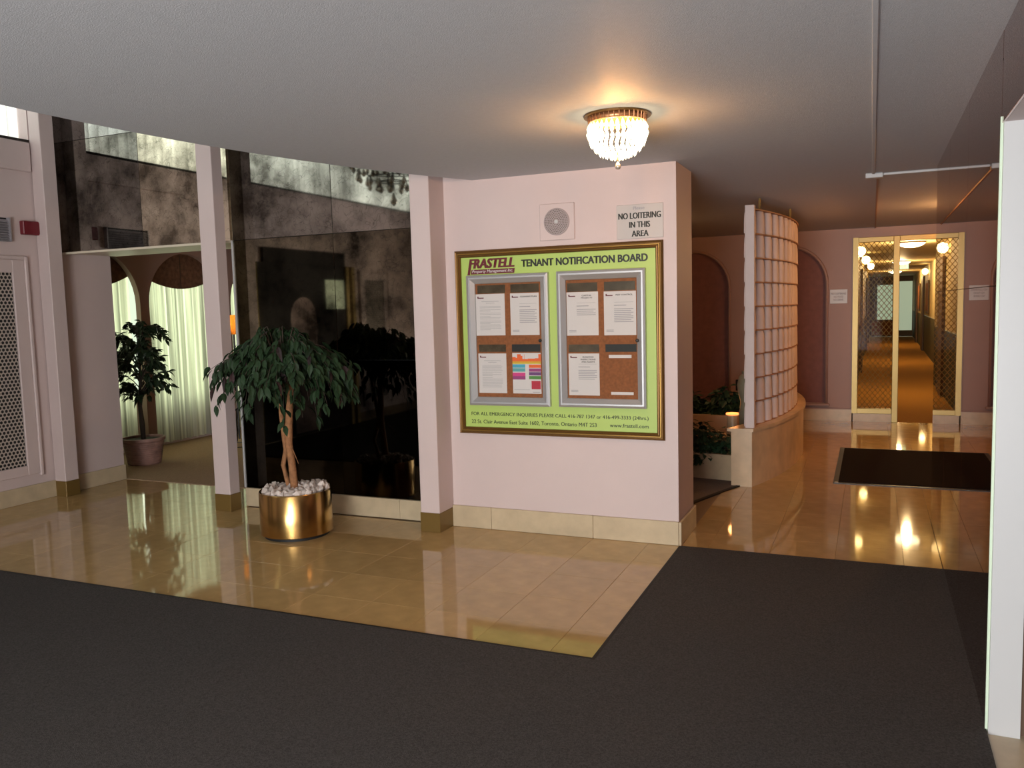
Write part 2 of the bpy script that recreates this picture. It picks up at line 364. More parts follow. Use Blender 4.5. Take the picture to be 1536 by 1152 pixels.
# ------------------------------------------------------------------ left wall with high window and grilles
lw = struct(box('wall_left', 'paint_pink', XL-0.5, XL, -2.6, 5.63, -0.02, 2.976))
box('upper_wall', 'paint_pink', XL-0.5, XL, 4.90, 5.63, 2.976, ZH, lw)
box('upper_wall', 'paint_pink', XL-0.5, XL, -2.6, -2.3, 2.976, ZH, lw)
box('window_sill', 'dark_gap', XL-0.06, XL+0.012, -2.3, 4.90, 2.966, 2.984, lw)
box('plaster_box', 'paint_pink', XL-0.01, XL+0.035, 3.70, 4.885, 2.72, 2.955, lw, 0.006)
box('plaster_box', 'paint_pink', XL-0.01, XL+0.020, 3.70, 4.74, 2.80, 2.86, lw, 0.006)
w1 = struct(box('window_1', 'paint_white', XL-0.50, XL-0.44, -2.3, 4.9, 2.985, 3.03))
box('head_rail', 'paint_white', XL-0.13, XL-0.07, -2.3, 4.9, ZH-0.07, ZH-0.001, w1)
for k in range(6): box('mullion', 'paint_white', XL-0.50, XL-0.45, -2.3+k*1.44-0.02, -2.3+k*1.44+0.02, 3.03, ZH, w1)
slat = None
for k in range(66):
    y = -2.22 + k*0.108; a = random.uniform(0.10, 0.5)
    if slat is None:
        mb = MB(); n = 5
        for i in range(n+1):
            u = (i/n-0.5)*0.118; xx = 0.012*math.cos(PI*(i/n-0.5))
            mb.v += [(xx, u, 0), (xx, u, ZH-0.08-2.99)]
        mb.f = [(2*i, 2*i+2, 2*i+3, 2*i+1) for i in range(n)]; mb.mi = [0]*n
        o = mb.build('blind_slat', 'blind_fabric', w1, smooth=True); slat = o.data
    else: o = link('blind_slat', slat, w1)
    o.location = (XL-0.10, y+0.04, 2.988); o.rotation_euler.z = a
def perforated_grille(y0, y1, z0, z1, label):
    g = thing('wall_grille', label, 'grille', (XL, (y0+y1)/2, z0-0.05), 'perforated wall grilles'); yc = (y0+y1)/2; zc = z0-0.05
    sh_ = MB(); p = 0.0335; hr = 0.0132; j = 0; z = z0+p/2
    while z < z1-p*0.3:
        y = y0+p/2 + (p/2 if j % 2 else 0)
        while y < y1-p*0.3:
            vs = []
            for q in range(6):
                t = PI/6+q*PI/3; vs.append((0, y-yc+p*0.5774*math.cos(t), z-zc+p*0.5774*math.sin(t)))
            for q in range(6):
                t = PI/6+q*PI/3; vs.append((0, y-yc+hr*math.cos(t), z-zc+hr*math.sin(t)))
            sh_.add(vs, [(q, (q+1) % 6, 6+(q+1) % 6, 6+q) for q in range(6)]); y += p
        z += p*0.866; j += 1
    s = sh_.build('perforated_sheet', 'grille_paint', g); s.location.x = 0.012; s['kind'] = 'stuff'
    box('backing', 'black', 0.001, 0.004, y0-yc, y1-yc, z0-zc, z1-zc, g)
    for a, b, c, d in ((y0-.10, y0+.005, z0-.07, z1+.10), (y1-.005, y1+.10, z0-.07, z1+.10), (y0+.005, y1-.005, z0-.07, z0+.01), (y0+.005, y1-.005, z1-.005, z1+.10)):
        box('frame_bar', 'paint_pink', 0, 0.022, a-yc, b-yc, c-zc, d-zc, g, 0.004)
    for a, b, c, d in ((y0-.13, y0-.10, z0-.09, z1+.13), (y1+.10, y1+.13, z0-.09, z1+.13), (y0-.10, y1+.10, z1+.10, z1+.13)):
        box('frame_bead', 'paint_pink', 0, 0.034, a-yc, b-yc, c-zc, d-zc, g, 0.006)
    return g
perforated_grille(3.86, 4.66, 0.298, 1.898, 'tall perforated wall grille at the left edge, under the red box')
perforated_grille(-0.02, 0.46, 0.298, 1.94, 'tall perforated grille seen only as a reflection in the antique mirror')
al = thing('alarm_box', 'small dark red alarm box high on the left wall', 'alarm box', (XL, 4.845, 2.205))
box('housing', 'red_plastic', 0.0, 0.05, -0.085, 0.085, 0, 0.112, al, 0.006)
box('face_plate', 'red_plastic', 0.05, 0.055, -0.07, 0.07, 0.012, 0.10, al)
vt = thing('wall_vent', 'small grey louvred vent beside the red alarm box', 'vent', (XL, 4.42, 2.14))
box('vent_back', 'black', 0.0, 0.004, -0.235, 0.235, 0, 0.19, vt)
for k in range(9): 
    o = box('louvre', 'grey_plastic', -0.001, 0.030, -0.23, 0.23, -0.002, 0.002, vt); o.location = (0.012, 0, 0.018+k*0.0195); o.rotation_euler.y = 0.7
for a, b in ((-0.24, -0.228), (0.228, 0.24)): box('vent_side', 'grey_plastic', 0, 0.04, a, b, 0, 0.19, vt)
bl = struct(box('baseboard_left', 'mortar', XL, XL+0.014, -2.6, 5.63, 0, 0.134))
y = 5.63
for L_ in (0.62, 0.73, 0.73, 0.73, 0.73):
    box('stone_slab', 'stone_base', XL+0.002, XL+0.020, y-L_+0.001, y-0.001, 0.001, 0.140, bl, 0.002); y -= L_
# street door recess in the left wall (seen in the mirror), its dark depth painted on flat panels
d2 = struct(box('door_2', 'brass_frame', XL, XL+0.05, 0.74, 0.80, 0, 2.10)); box('frame_post', 'brass_frame', XL, XL+0.05, 0.88, 0.94, 0, 2.1, d2)
box('frame_post', 'brass_frame', XL, XL+0.05, 2.70, 2.74, 0, 2.1, d2); box('door_leaf', 'dark_gap', XL, XL+0.03, 0.94, 2.70, 0.02, 2.1, d2)  # near-black sheet paints the shade inside the recess
box('glass_panel', 'lit_window', XL+0.03, XL+0.034, 0.98, 1.38, 1.55, 1.92, d2); box('recess_shade', 'dark_gap', XL, XL+0.04, 0.94, 2.55, 2.10, 2.27, d2)
am = MB(); nn = 14
am.add([(XL+0.034, 1.6, 0.05), (XL+0.034, 2.1, 0.05)] + [(XL+0.034, 1.85+0.25*math.cos(PI*k/nn), 1.45+0.25*math.sin(PI*k/nn)) for k in range(nn+1)], [tuple(range(nn+3))])
am.build('arched_panel', 'paint_rose', d2)

# ------------------------------------------------------------------ wall behind the camera with glazed entrance
bw = struct(box('wall_back', 'paint_pink', XL-0.5, -2.95, -2.75, -2.6, 0, ZH)); box('upper_wall', 'paint_pink', -2.95, 1.5, -2.75, -2.6, 2.30, ZH, bw); box('side_wall', 'paint_pink', 0.30, 1.5, -2.75, -2.6, 0, 2.30, bw)
d3 = struct(box('door_3', 'brass_frame', -2.95, 0.30, -2.70, -2.64, 2.22, 2.30)); box('sill', 'brass_frame', -2.95, 0.30, -2.70, -2.64, 0, 0.10, d3)
for x in (-2.95, -1.88, -0.80, 0.24): box('stile', 'brass_frame', x, x+0.06, -2.70, -2.64, 0.1, 2.22, d3)
for x in (-2.89, -1.82, -0.74): box('pane', 'pane', x, x+1.0, -2.672, -2.668, 0.1, 2.22, d3)

# ------------------------------------------------------------------ antique mirror wall
mw = struct(box('wall_mirror', 'black', -4.52, -2.42, YM+0.008, YM+0.40, 0, ZH))
box('header', 'paint_cream', XL, -4.52, YM+0.008, 5.70, 2.070, 2.35, mw); box('header_back', 'black', XL, -4.52, YM+0.008, 5.70, 2.35, ZH, mw)
xs = [XL+0.02, -5.445, -4.522, -3.60, -2.66]; zs_ = [0.146, 1.154, 2.075, 2.995, 3.92, ZH]
for i in range(4):
    for j in range(5):
        if i < 2 and j < 2: continue
        o = MB().bbox(0, xs[i+1]-xs[i]-0.002, 0, 0.008, 0, zs_[j+1]-zs_[j]-0.002, 0.0015).build('mirror_panel', ('mirror_black', 'mirror_smoked', 'mirror_antique', 'mirror_light', 'mirror_light')[j], mw, loc=(xs[i], YM, zs_[j])); tn = (0.62, 1.6, 0.70, 0.82)[i] if j == 2 else 0.95; o.color = (tn, tn*0.96, tn*0.85, 1) if i == 1 else (tn, tn, tn, 1)
box('edge_trim', 'paint_white', -4.535, -4.520, YM-0.010, YM+0.01, 0.146, 2.075, mw)
box('header_trim', 'paint_cream', XL, -4.52, YM-0.006, YM+0.012, 2.058, 2.075, mw)
bm_ = struct(box('baseboard_mirror', 'mortar', -4.52, -2.66, YM-0.012, YM+0.008, 0, 0.138)); x = -4.52
for xa, xb in ((-4.52, -3.85), (-3.85, -3.117), (-3.117, -2.66)): box('stone_slab', 'stone_base', xa+0.001, xb-0.001, YM-0.018, YM+0.006, 0.001, 0.145, bm_, 0.002)

# ------------------------------------------------------------------ columns
def column(x0, x1, y0, y1, label, z1=ZH):
    t = thing('column', label, 'column', ((x0+x1)/2, (y0+y1)/2, 0), 'square columns before the mirror'); a = (x1-x0)/2; b = (y1-y0)/2
    box('shaft', 'paint_pink', -a, a, -b, b, 0.13, z1, t, 0.004); box('base_band', 'bronze_band', -a-.003, a+.003, -b-.003, b+.003, 0, 0.132, t, 0.002)
column(-6.400, -6.272, 4.90, 5.03, 'square column at the left wall beside the mirror')
column(-4.645, -4.497, 4.905, 5.015, 'slim square column standing in front of the lounge opening')
column(-2.806, -2.661, 4.865, 5.10, 'square column between mirror and notice board wall')

# ------------------------------------------------------------------ pink wall block with notice board
wp = struct(box('wall_front', 'paint_pink', -2.66, -1.087, YP, 5.535, 0, ZC)); box('upper_block', 'paint_pink', -2.66, -2.40, YP, 5.5, ZC, ZH, wp)
bf = struct(box('baseboard_front', 'mortar', -2.66, -1.080, YP-0.010, 5.53, 0, 0.144))
for xa, xb in ((-2.66, -2.365), (-2.365, -1.641), (-1.641, -1.0845)): box('stone_slab', 'stone_base', xa+0.001, xb-0.001, YP-0.018, YP-0.002, 0.001, 0.150, bf, 0.002)
box('stone_slab', 'stone_base', -1.0835, -1.068, YP-0.018, 5.535, 0.001, 0.150, bf, 0.002)

nb = thing('notice_board', 'green framed tenant notification board on the pink wall', 'notice board', (0, 0, 0))
yb = YP-0.012
box('green_panel', 'print_green', -2.55, -1.20, yb, YP-0.001, 0.695, 1.855, nb)
def mitred_frame(x0, x1, z0, z1, prof, m, parent, yw, name='frame_bar'):
    """prof: (inset from the outer edge, height off the wall); one mesh per side"""
    def corner(i, ins): return [(x0+ins, z0+ins), (x1-ins, z0+ins), (x1-ins, z1-ins), (x0+ins, z1-ins)][i]
    for i in range(4):
        mb = MB(); n = len(prof)
        for c in (i, (i+1) % 4):
            for ins, h in prof: x, z = corner(c, ins); mb.v.append((x, yw-h, z))
        mb.f = [(k, n+k, n+k+1, k+1) for k in range(n-1)]; mb.mi = [0]*len(mb.f); mb.build(name, m, parent)
mitred_frame(-2.583, -1.166, 0.658, 1.889, [(0, 0), (0, 0.016), (0.006, 0.024), (0.014, 0.020), (0.018, 0.020)], 'frame_bronze', nb, YP)
mitred_frame(-2.565, -1.184, 0.676, 1.871, [(0, 0.018), (0.003, 0.026), (0.008, 0.026), (0.011, 0.020)], 'frame_gold', nb, YP, 'gold_bead')
mitred_frame(-2.554, -1.195, 0.687, 1.860, [(0, 0.020), (0.002, 0.028), (0.010, 0.030), (0.016, 0.024), (0.018, 0.010)], 'frame_bronze', nb, YP, 'inner_bar')
yl = yb-0.0012
lettering('TENANT NOTIFICATION BOARD', 'ink_black', -2.098, -1.262, 1.765, 1.813, yl, nb, 0.02, thick=0.0018)
lettering('FRASTELL', 'ink_maroon', -2.480, -2.150, 1.768, 1.832, yl, nb, 0.02, 0.22, 'logo_lettering', thick=0.004)
MB().add([(-2.492, yl, 1.727), (-2.472, yl, 1.727), (-2.454, yl, 1.812), (-2.474, yl, 1.812)], [(0, 1, 2, 3)]).build('logo_stem', 'ink_maroon', nb)
MB().add([(-2.467, yl, 1.730), (-2.150, yl, 1.730), (-2.146, yl, 1.761), (-2.460, yl, 1.761)], [(0, 1, 2, 3)]).build('logo_banner', 'ink_maroon', nb)
lettering('Property Management Inc.', 'paper', -2.455, -2.160, 1.733, 1.758, yl-0.0012, nb, 0.0, 0.25, 'logo_lettering', thick=0.0004)
lettering('FOR ALL EMERGENCY INQUIRIES PLEASE CALL 416-787 1347 or 416-499-3333 (24hrs.)', 'ink_green_black', -2.492, -1.268, 0.776, 0.806, yl, nb, 0.0, thick=0.0005)
lettering('22 St. Clair Avenue East Suite 1602, Toronto, Ontario M4T 2S3', 'ink_green_black', -2.492, -1.606, 0.725, 0.754, yl, nb, 0.0, thick=0.0005)
lettering('www.frastell.com', 'ink_green_black', -1.518, -1.268, 0.731, 0.755, yl, nb, 0.0, thick=0.0005)
yc_ = yb-0.006       # cork surface
def case(x0, x1, z0, z1, ix0, ix1, iz0, iz1, plates, lock, strips):
    c = box('display_case', 'cork', ix0-0.01, ix1+0.01, yc_, yb-0.0005, iz0-0.01, iz1+0.01, nb)
    prof = [(0, 0), (0, 0.030), (0.012, 0.036), (0.014, 0.032), (0.024, 0.032), (0.026, 0.036), (0.055, 0.016), (0.057, 0.004)]
    mitred_frame(x0, x1, z0, z1, prof, 'aluminium', c, yb, 'case_frame')
    box('pane', 'pane', ix0-0.004, ix1+0.004, yb-0.016, yb-0.015, iz0-0.004, iz1+0.004, c)
    for (a, b_, p, q, m) in plates: box('header_plate', m, a, b_, yc_-0.002, yc_, p, q, c)
    for (a, b_, p, q) in strips: box('holder_strip', 'paper', a, b_, yc_-0.002, yc_, p, q, c)
    lk = MB().lathe([(0.011, 0), (0.011, 0.006), (0.007, 0.008)], 16).build('lock', 'iron', c, loc=(lock[0], yb-0.034, lock[1])); lk.rotation_euler.x = PI/2
case(-2.489, -1.909, 0.855, 1.722, -2.433, -1.968, 0.908, 1.667, [(-2.418, -2.217, 1.601, 1.655, 'plate_smoke'), (-2.178, -1.979, 1.601, 1.655, 'plate_smoke'), (-2.418, -2.222, 1.213, 1.262, 'plate_smoke'), (-2.178, -1.977, 1.213, 1.262, 'black')], (-1.966, 1.286), [])
case(-1.849, -1.274, 0.857, 1.724, -1.798, -1.335, 0.906, 1.667, [(-1.785, -1.585, 1.593, 1.648, 'plate_smoke'), (-1.540, -1.341, 1.593, 1.648, 'plate_smoke'), (-1.781, -1.579, 1.210, 1.258, 'plate_smoke'), (-1.537, -1.337, 1.210, 1.258, 'black')], (-1.324, 1.281), [(-1.516, -1.370, 1.171, 1.191), (-1.504, -1.359, 0.939, 0.957)])
def notice(x0, x1, z0, z1, label, title, style):
    p = thing('paper_notice', label, 'notice', (x0, yc_, z0), 'paper notices in the display cases'); W = x1-x0; H = z1-z0; yf = -0.0022
    box('sheet', 'paper', 0, W, -0.0015, 0.0, 0, H, p)
    if style == 'colour':
        cols = ['paper', 'p_orange', 'p_amber', 'p_yellow', 'p_cyan', 'p_teal', 'p_pink', 'p_purple', 'p_violet', 'p_green', 'p_red', 'ink_grey']; mb = MB()
        def r(m, a, b_, c, d, y_=yf): mb.cur = cols.index(m); flat(mb, a*W, b_*W, c*H, d*H, y_)
        for a, b_, t in ((0, .12, .90), (.12, .17, .88), (.17, .30, .97), (.30, .36, .93), (.36, .55, .85), (.55, .80, .86), (.80, .92, .87), (.92, 1, .97)): r('p_orange', a, b_, .83, t)
        r('p_orange', .42, .43, .85, .97); r('p_orange', 0, 1, .80, .83); r('p_amber', 0, 1, .765, .80); r('p_yellow', 0, 1, .73, .765)
        for m, z in (('p_cyan', .635), ('p_teal', .54), ('p_pink', .43), ('p_purple', .345)): r(m, 0, .45, z, z+.085)
        for m, z in (('p_orange', .635), ('p_purple', .54), ('p_violet', .45), ('p_green', .355)): r(m, .58, 1, z, z+.08)
        r('p_red', .66, .98, .11, .315); r('ink_grey', .04, .6, .09, .098); r('ink_grey', .7, .96, .03, .045)
        mb.build('colour_print', cols, p); return
    pr = MB()
    def line(a, b_, z, h=0.010): flat(pr, a*W, b_*W, (z-h/2)*H, (z+h/2)*H, yf)
    pl = MB(); flat(pl, .06*W, .28*W, .895*H, .918*H, yf); flat(pl, .06*W, .10*W, .895*H, .945*H, yf-0.0003); pl.build('printed_logo', 'ink_maroon', p)
    if style == 'letter':
        line(.2, .8, .82); line(.35, .65, .78)
        z = .70
        while z > .12:
            line(.13, random.choice((.86, .82, .5, .86)), z, .007); z -= random.choice((.03, .03, .05))
    else:
        n = len(title)
        for i, s in enumerate(title):
            wd = min(.58, 0.044*len(s)); lettering(s, 'ink_black', (.64-wd/2)*W, (.64+wd/2)*W, (.90-i*.058)*H, (.935-i*.058)*H, yf, p, 0.02)
        line(.32, .92, .75, .006); line(.32, .70, .68, .018)
        for k in range(style):
            line(.32, random.choice((.92, .92, .85)), .60-k*.042, .016)
        line(.07, .30, .12, .014); line(.07, .30, .085, .012)
    pr.build('printed_text', 'ink_grey', p)['kind'] = 'stuff'
notice(-2.432, -2.222, 1.322, 1.597, 'white letter notice at top left of the left display case', [], 'letter')
notice(-2.182, -1.980, 1.322, 1.596, 'cleaning plan notice at top right of the left display case', ['CLEANING PLAN'], 8)
notice(-2.425, -2.221, 0.937, 1.202, 'white letter notice at bottom left of the left display case', [], 'letter')
notice(-2.177, -1.976, 0.937, 1.205, 'colourful recycling poster at bottom right of the left display case', [], 'colour')
notice(-1.790, -1.580, 1.315, 1.590, 'capital projects notice at top left of the right display case', ['CAPITAL', 'PROJECTS'], 4)
notice(-1.543, -1.337, 1.314, 1.588, 'pest control notice at top right of the right display case', ['PEST CONTROL'], 8)
notice(-1.784, -1.579, 0.932, 1.200, 'building inspections notice at bottom left of the right display case', ['BUILDING', 'INSPECTIONS', 'AND AUDITS'], 6)

sp = thing('wall_speaker', 'square white wall speaker with round grille above the board', 'speaker', (-1.848, YP, 2.04))
box('plate', 'paint_pink', -0.118, 0.118, -0.012, 0.0, -0.116, 0.116, sp, 0.004)
cone = MB().lathe([(0.086, 0), (0.086, 0.006), (0.080, 0.009), (0.045, 0.010), (0.0, 0.010)], 40, cap=False).build('round_grille', 'speaker_mesh', sp, loc=(0, -0.012, 0)); cone.rotation_euler.x = PI/2
dots = MB()
for rr in range(1, 8):
    for k in range(rr*6):
        q = 2*PI*k/(rr*6); x, z = rr*0.0105*math.cos(q), rr*0.0105*math.sin(q); dots.add([(x-.0025, -0.0235, z-.0025), (x+.0025, -0.0235, z-.0025), (x+.0025, -0.0235, z+.0025), (x-.0025, -0.0235, z+.0025)], [(0, 1, 2, 3)])
dots.build('grille_holes', 'plate_smoke', sp)['kind'] = 'stuff'
cp = MB().lathe([(0.012, 0), (0.012, 0.004), (0.006, 0.006)], 16).build('centre_cap', 'paint_white', sp, loc=(0, -0.022, 0)); cp.rotation_euler.x = PI/2
sg = thing('wall_sign', 'grey no loitering sign above the notice board', 'sign', (-1.315, YP, 1.90))
box('plaque', 'sign_grey', -0.142, 0.150, -0.006, 0, 0.005, 0.213, sg, 0.002)
for s, a, b_, c, d, m in (('Please', -.035, .035, .180, .200, 'ink_grey'), ('NO LOITERING', -.128, .135, .126, .163, 'ink_black'), ('IN THIS', -.060, .068, .072, .108, 'ink_black'), ('AREA', -.045, .058, .018, .054, 'ink_black')):
    lettering(s, m, a, b_, c, d, -0.0075, sg, 0.0, thick=0.0022 if m == 'ink_black' else 0.0008)

# ------------------------------------------------------------------ mirrored right wall and doorway
rw = struct(box('wall_right', 'black', XR+0.008, 1.5, 3.19, 6.14, 0, ZC)); ys_ = [3.18, 4.21, 5.18, 6.15]; zz = [0.0, 1.532, ZC]
box('lintel', 'paint_pink', XR+0.008, 1.5, -2.6, 3.19, 2.055, ZC, rw)
box('side_wall', 'paint_pink', XR+0.008, 1.5, -2.6, 0.6, 0, 2.055, rw)
for i in range(3):
    for j in range(2):
        MB().bbox(0, 0.008, 0, ys_[i+1]-ys_[i]-0.002, 0, zz[j+1]-zz[j]-0.002, 0.001).build('mirror_panel', 'mirror_bronze', rw, loc=(XR, ys_[i], zz[j]+0.001))
for i in range(4): MB().bbox(0, 0.008, 0, 1.38, 0, ZC-2.055-0.002, 0.001).build('mirror_panel', 'mirror_bronze', rw, loc=(XR, 3.178-1.385*(i+1), 2.055))
t1 = struct(box('trim_1', 'edge_glass', XR-0.004, XR+0.006, 3.168, 3.1785, 0.0, 2.075))
d4 = struct(box('door_4', 'paint_white', XR+0.004, 0.479, 3.150, 3.19, 0.0, 2.055))
box('door_leaf', 'hall_door', 0.479, 1.45, 3.175, 3.19, 0.0, 2.055, d4); box('alcove_side', 'maroon_panel', 1.40, 1.5, 0.6, 3.19, 0, 2.055, d4); box('alcove_back', 'maroon_panel', 0.6, 1.5, 0.6, 0.65, 0, 2.055, d4)
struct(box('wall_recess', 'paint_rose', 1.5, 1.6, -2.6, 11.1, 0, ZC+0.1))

# ------------------------------------------------------------------ back wall with arched niches and brass door
bk = MB(); mapb = lambda u, d, z: (u, YD+d, z)
arch_wall(bk, [(-3.2, -2.15-0.56, -3.17, -2.74), (-2.71, -1.565, -2.60, -1.705), (-1.565, -0.40, -1.430, -0.528)], 1.70, ZC, 0.22, 0, 0.06, mapb)
bk.box(-0.40, -0.215, YD, YD+0.06, 0, ZC); bk.box(-0.215, 1.5, YD, YD+0.06, 2.235, ZC); bk.box(1.10, 1.5, YD, YD+0.06, 0, 2.235)
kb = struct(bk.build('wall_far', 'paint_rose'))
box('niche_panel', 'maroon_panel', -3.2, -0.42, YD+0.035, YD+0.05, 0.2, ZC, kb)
for a0, a1 in ((-2.60, -1.705), (-1.430, -0.528)):
    m_ = MB(); c = (a0+a1)/2; R_ = (a1-a0)/2+0.02
    m_.tube([(a0-.02, YD-.004, 0.20), (a0-.02, YD-.004, 1.70)] + [(c-R_*math.cos(PI*k/20), YD-.004, 1.70+R_*math.sin(PI*k/20)) for k in range(1, 20)] + [(a1+.02, YD-.004, 1.70), (a1+.02, YD-.004, 0.20)], 0.020, 6)
    m_.build('arch_moulding', 'paint_rose', kb, smooth=True); box('arch_sill', 'paint_rose', a0-0.06, a1+0.06, YD-0.05, YD, 0.185, 0.215, kb, 0.006)
bb = struct(box('baseboard_far', 'stone_base', -3.2, -0.20, YD-0.020, YD, 0, 0.145)); box('cap', 'paint_rose', -3.2, -0.20, YD-0.026, YD, 0.145, 0.16, bb)
struct(box('wall_niche_side', 'paint_rose', -3.3, -3.2, 5.3, 11.1, 0, ZC)); struct(box('wall_niche_back', 'paint_rose', -3.2, -2.4, 5.50, 5.53, 0, ZC))
# brass door frame: fixed mesh light on the left, open doorway on the right
d1 = struct(box('door_1', 'brass_frame', -0.215, -0.155, YD-0.03, YD+0.03, 0.10, 2.235))
box('mullion', 'brass_frame', 0.232, 0.300, YD-0.03, YD+0.03, 0.0, 2.235, d1, 0.004); box('head', 'brass_frame', -0.155, 0.232, YD-0.03, YD+0.03, 2.175, 2.235, d1, 0.004); box('head', 'brass_frame', 0.300, 1.10, YD-0.03, YD+0.03, 2.175, 2.235, d1, 0.004)
box('bottom_rail', 'brass_frame', -0.155, 0.232, YD-0.03, YD+0.03, 0.10, 0.165, d1, 0.004); box('right_stile', 'brass_frame', 1.04, 1.10, YD-0.03, YD+0.03, 0.0, 2.175, d1, 0.004)
box('stone_plinth', 'stone_base', -0.215, 0.232, YD-0.02, YD+0.05, 0.0, 0.10, d1)
box('pane', 'pane', -0.155, 0.232, YD+0.012, YD+0.016, 0.165, 2.175, d1)
ms = MB(); x0, x1, z0, z1 = -0.155, 0.232, 0.165, 2.175; pt = 0.058; r_ = 0.0035
def clipped(sgn):
    c = -3.0
    while c < 3.0:
        pts = []
        for x in (x0, x1):
            z = z0 + sgn*1.25*(x-x0) + c
            pts.append((x, z))
        (xa, za), (xb, zb_) = pts
        t0, t1_ = 0.0, 1.0
        dz = zb_-za
        for lim, hi in ((z0, False), (z1, True)):
            ta = (lim-za)/dz
            if (dz > 0) != hi: t0 = max(t0, ta)
            else: t1_ = min(t1_, ta)
        if t1_-t0 > 0.02:
            f = lambda t: (xa+(xb-xa)*t, YD-0.002*sgn, za+dz*t)
            ms.tube([f(t0), f(t1_)], r_, 4, cap=False)
        c += pt*1.25*1.0
clipped(1); clipped(-1)
o = ms.build('lattice_mesh', 'brass_frame', d1); o['kind'] = 'stuff'
s2 = thing('door_sign', 'white no loitering sign beside the brass door', 'sign', (-0.375, YD, 1.45))
box('plaque', 'paint_white', -0.100, 0.100, -0.006, 0, 0, 0.172, s2, 0.002)
for s, a, b_, c, d in (('NO LOITERING', -.085, .085, .108, .135), ('NO FOOD', -.055, .055, .070, .096), ('NO DRINK', -.058, .058, .034, .060)): lettering(s, 'ink_grey', a, b_, c, d, -0.0075, s2, 0.03)

# ------------------------------------------------------------------ hallway beyond the brass door
YE = 36.0
def xr(y): return 1.306+0.0111*(y-21.25)
def xl(y): return -0.27+0.007*(y-11)
hf = MB(); hf.prism([(xl(YD), YD-0.02), (1.3, YD-0.02), (xr(YE), YE), (xl(YE), YE)], -0.05, -0.002); struct(hf.build('floor_hall', 'carpet_hall'))
hc = MB(); hc.prism([(-0.6, YD+0.06), (1.7, YD+0.06), (1.7, YE), (-0.6, YE)], ZC, ZC+0.1); struct(hc.build('ceiling_hall', 'hall_paint'))
def hall_wall(name, fx, side):
    mb = MB(); mb.add([(fx(YD), YD+.05, 1.0), (fx(YE), YE, 1.0), (fx(YE), YE, ZC), (fx(YD), YD+.05, ZC)], [(0, 1, 2, 3)]); o = struct(mb.build(name, 'hall_paint'))
    mb = MB(); s = -0.004*side; mb.add([(fx(YD)+s, YD+.05, 0), (fx(YE)+s, YE, 0), (fx(YE)+s, YE, 1.0), (fx(YD)+s, YD+.05, 1.0)], [(0, 1, 2, 3)]); mb.build('dado', 'dado', o)
    for y in (14.0, 18.4, 26.2, 31.0):
        x = fx(y); box('door_leaf', 'hall_door', x-0.03*side-0.02, x-0.03*side+0.02, y, y+0.9, 0, 2.1, o)
    return o
hr_ = hall_wall('wall_hall_right', xr, 1); hl_ = hall_wall('wall_hall_left', xl, -1)
for y0, y1, lab in ((23.0, 25.0, 'brown framed picture on the hallway wall, nearer the brass door'), (28.4, 30.2, 'brown framed picture on the hallway wall, nearer the far exit')):
    pc = thing('framed_picture', lab, 'picture', (xr(y0)-0.005, (y0+y1)/2, 1.08), 'hallway pictures')
    box('frame', 'hall_door', -0.03, 0, -0.45, 0.45, 0, 0.85, pc, 0.004); box('print', 'cork', -0.034, -0.03, -0.38, 0.38, 0.07, 0.78, pc)
he = struct(box('wall_hall_end', 'hall_door', -0.5, 1.8, YE, YE+0.1, 0, ZC))
box('lit_door_panel', 'lit_window', 0.95, 1.44, YE-0.02, YE, 0.24, 2.14, he); box('lit_pane', 'lit_window', 0.19, 0.74, YE-0.02, YE, 0.66, 2.02, he); box('kick_panel', 'cork', 0.0, 0.75, YE-0.02, YE, 0.05, 0.6, he); box('door_post', 'brass_frame', 0.84, 0.92, YE-0.03, YE, 0, 2.2, he)
ex = thing('exit_sign', 'small green exit sign hanging in the hallway', 'exit sign', (0.66, 22.6, 2.20))
box('sign_body', 'lit_exit', -0.15, 0.15, -0.02, 0.02, 0, 0.13, ex); box('bracket', 'paint_white', -0.02, 0.02, -0.01, 0.01, 0.13, 0.15, ex); lettering('EXIT', 'paint_white', -0.10, 0.10, 0.03, 0.10, -0.021, ex, 0.02)
for i, (x, y, p, lab) in enumerate(((0.545, 14.3, 70, 'round ceiling light in the hallway just inside the door'), (0.62, 21.5, 55, 'round ceiling light in the middle of the hallway'), (0.66, 29.0, 55, 'round ceiling light near the far end of the hallway'))):
    t = thing('ceiling_light', lab, 'ceiling light', (x, y, ZC), 'hallway ceiling lights')
    MB().lathe([(0.0, -0.085), (0.09, -0.078), (0.16, -0.055), (0.20, -0.02)], 28, cap=False).build('glass_bowl', 'lit_dome', t, smooth=True); MB().lathe([(0.205, -0.022), (0.205, -0.001)], 28).build('rim', 'brass_frame', t)
    point('hall_lamp', (x, y, ZC-0.15), p, (1.0, 0.66, 0.30), 0.05)
for x, y, z, lab in ((xl(13.5)+0.09, 13.5, 2.20, 'glowing wall lamp nearest the mesh door'), (xl(17)+0.12, 17.0, 2.22, 'glowing wall lamp, second along the hallway left wall'), (xl(21)+0.17, 21.0, 2.24, 'glowing wall lamp, farthest on the hallway left wall'), (xr(24)-0.09, 24.0, 2.16, 'glowing wall lamp on the hallway right wall')):
    t = thing('wall_lamp', lab, 'wall lamp', (x, y, z), 'hallway wall lamps'); s = 1 if x > 0.6 else -1
    MB().lathe([(0.02, -0.08), (0.06, -0.05), (0.075, 0.0), (0.06, 0.05), (0.02, 0.07)], 16).build('shade', 'lit_sconce', t, smooth=True); MB().tube([(0, 0, -0.06), (s*0.10, 0, -0.09), (s*0.2, 0, -0.07)], 0.01, 6).build('arm', 'brass_frame', t)

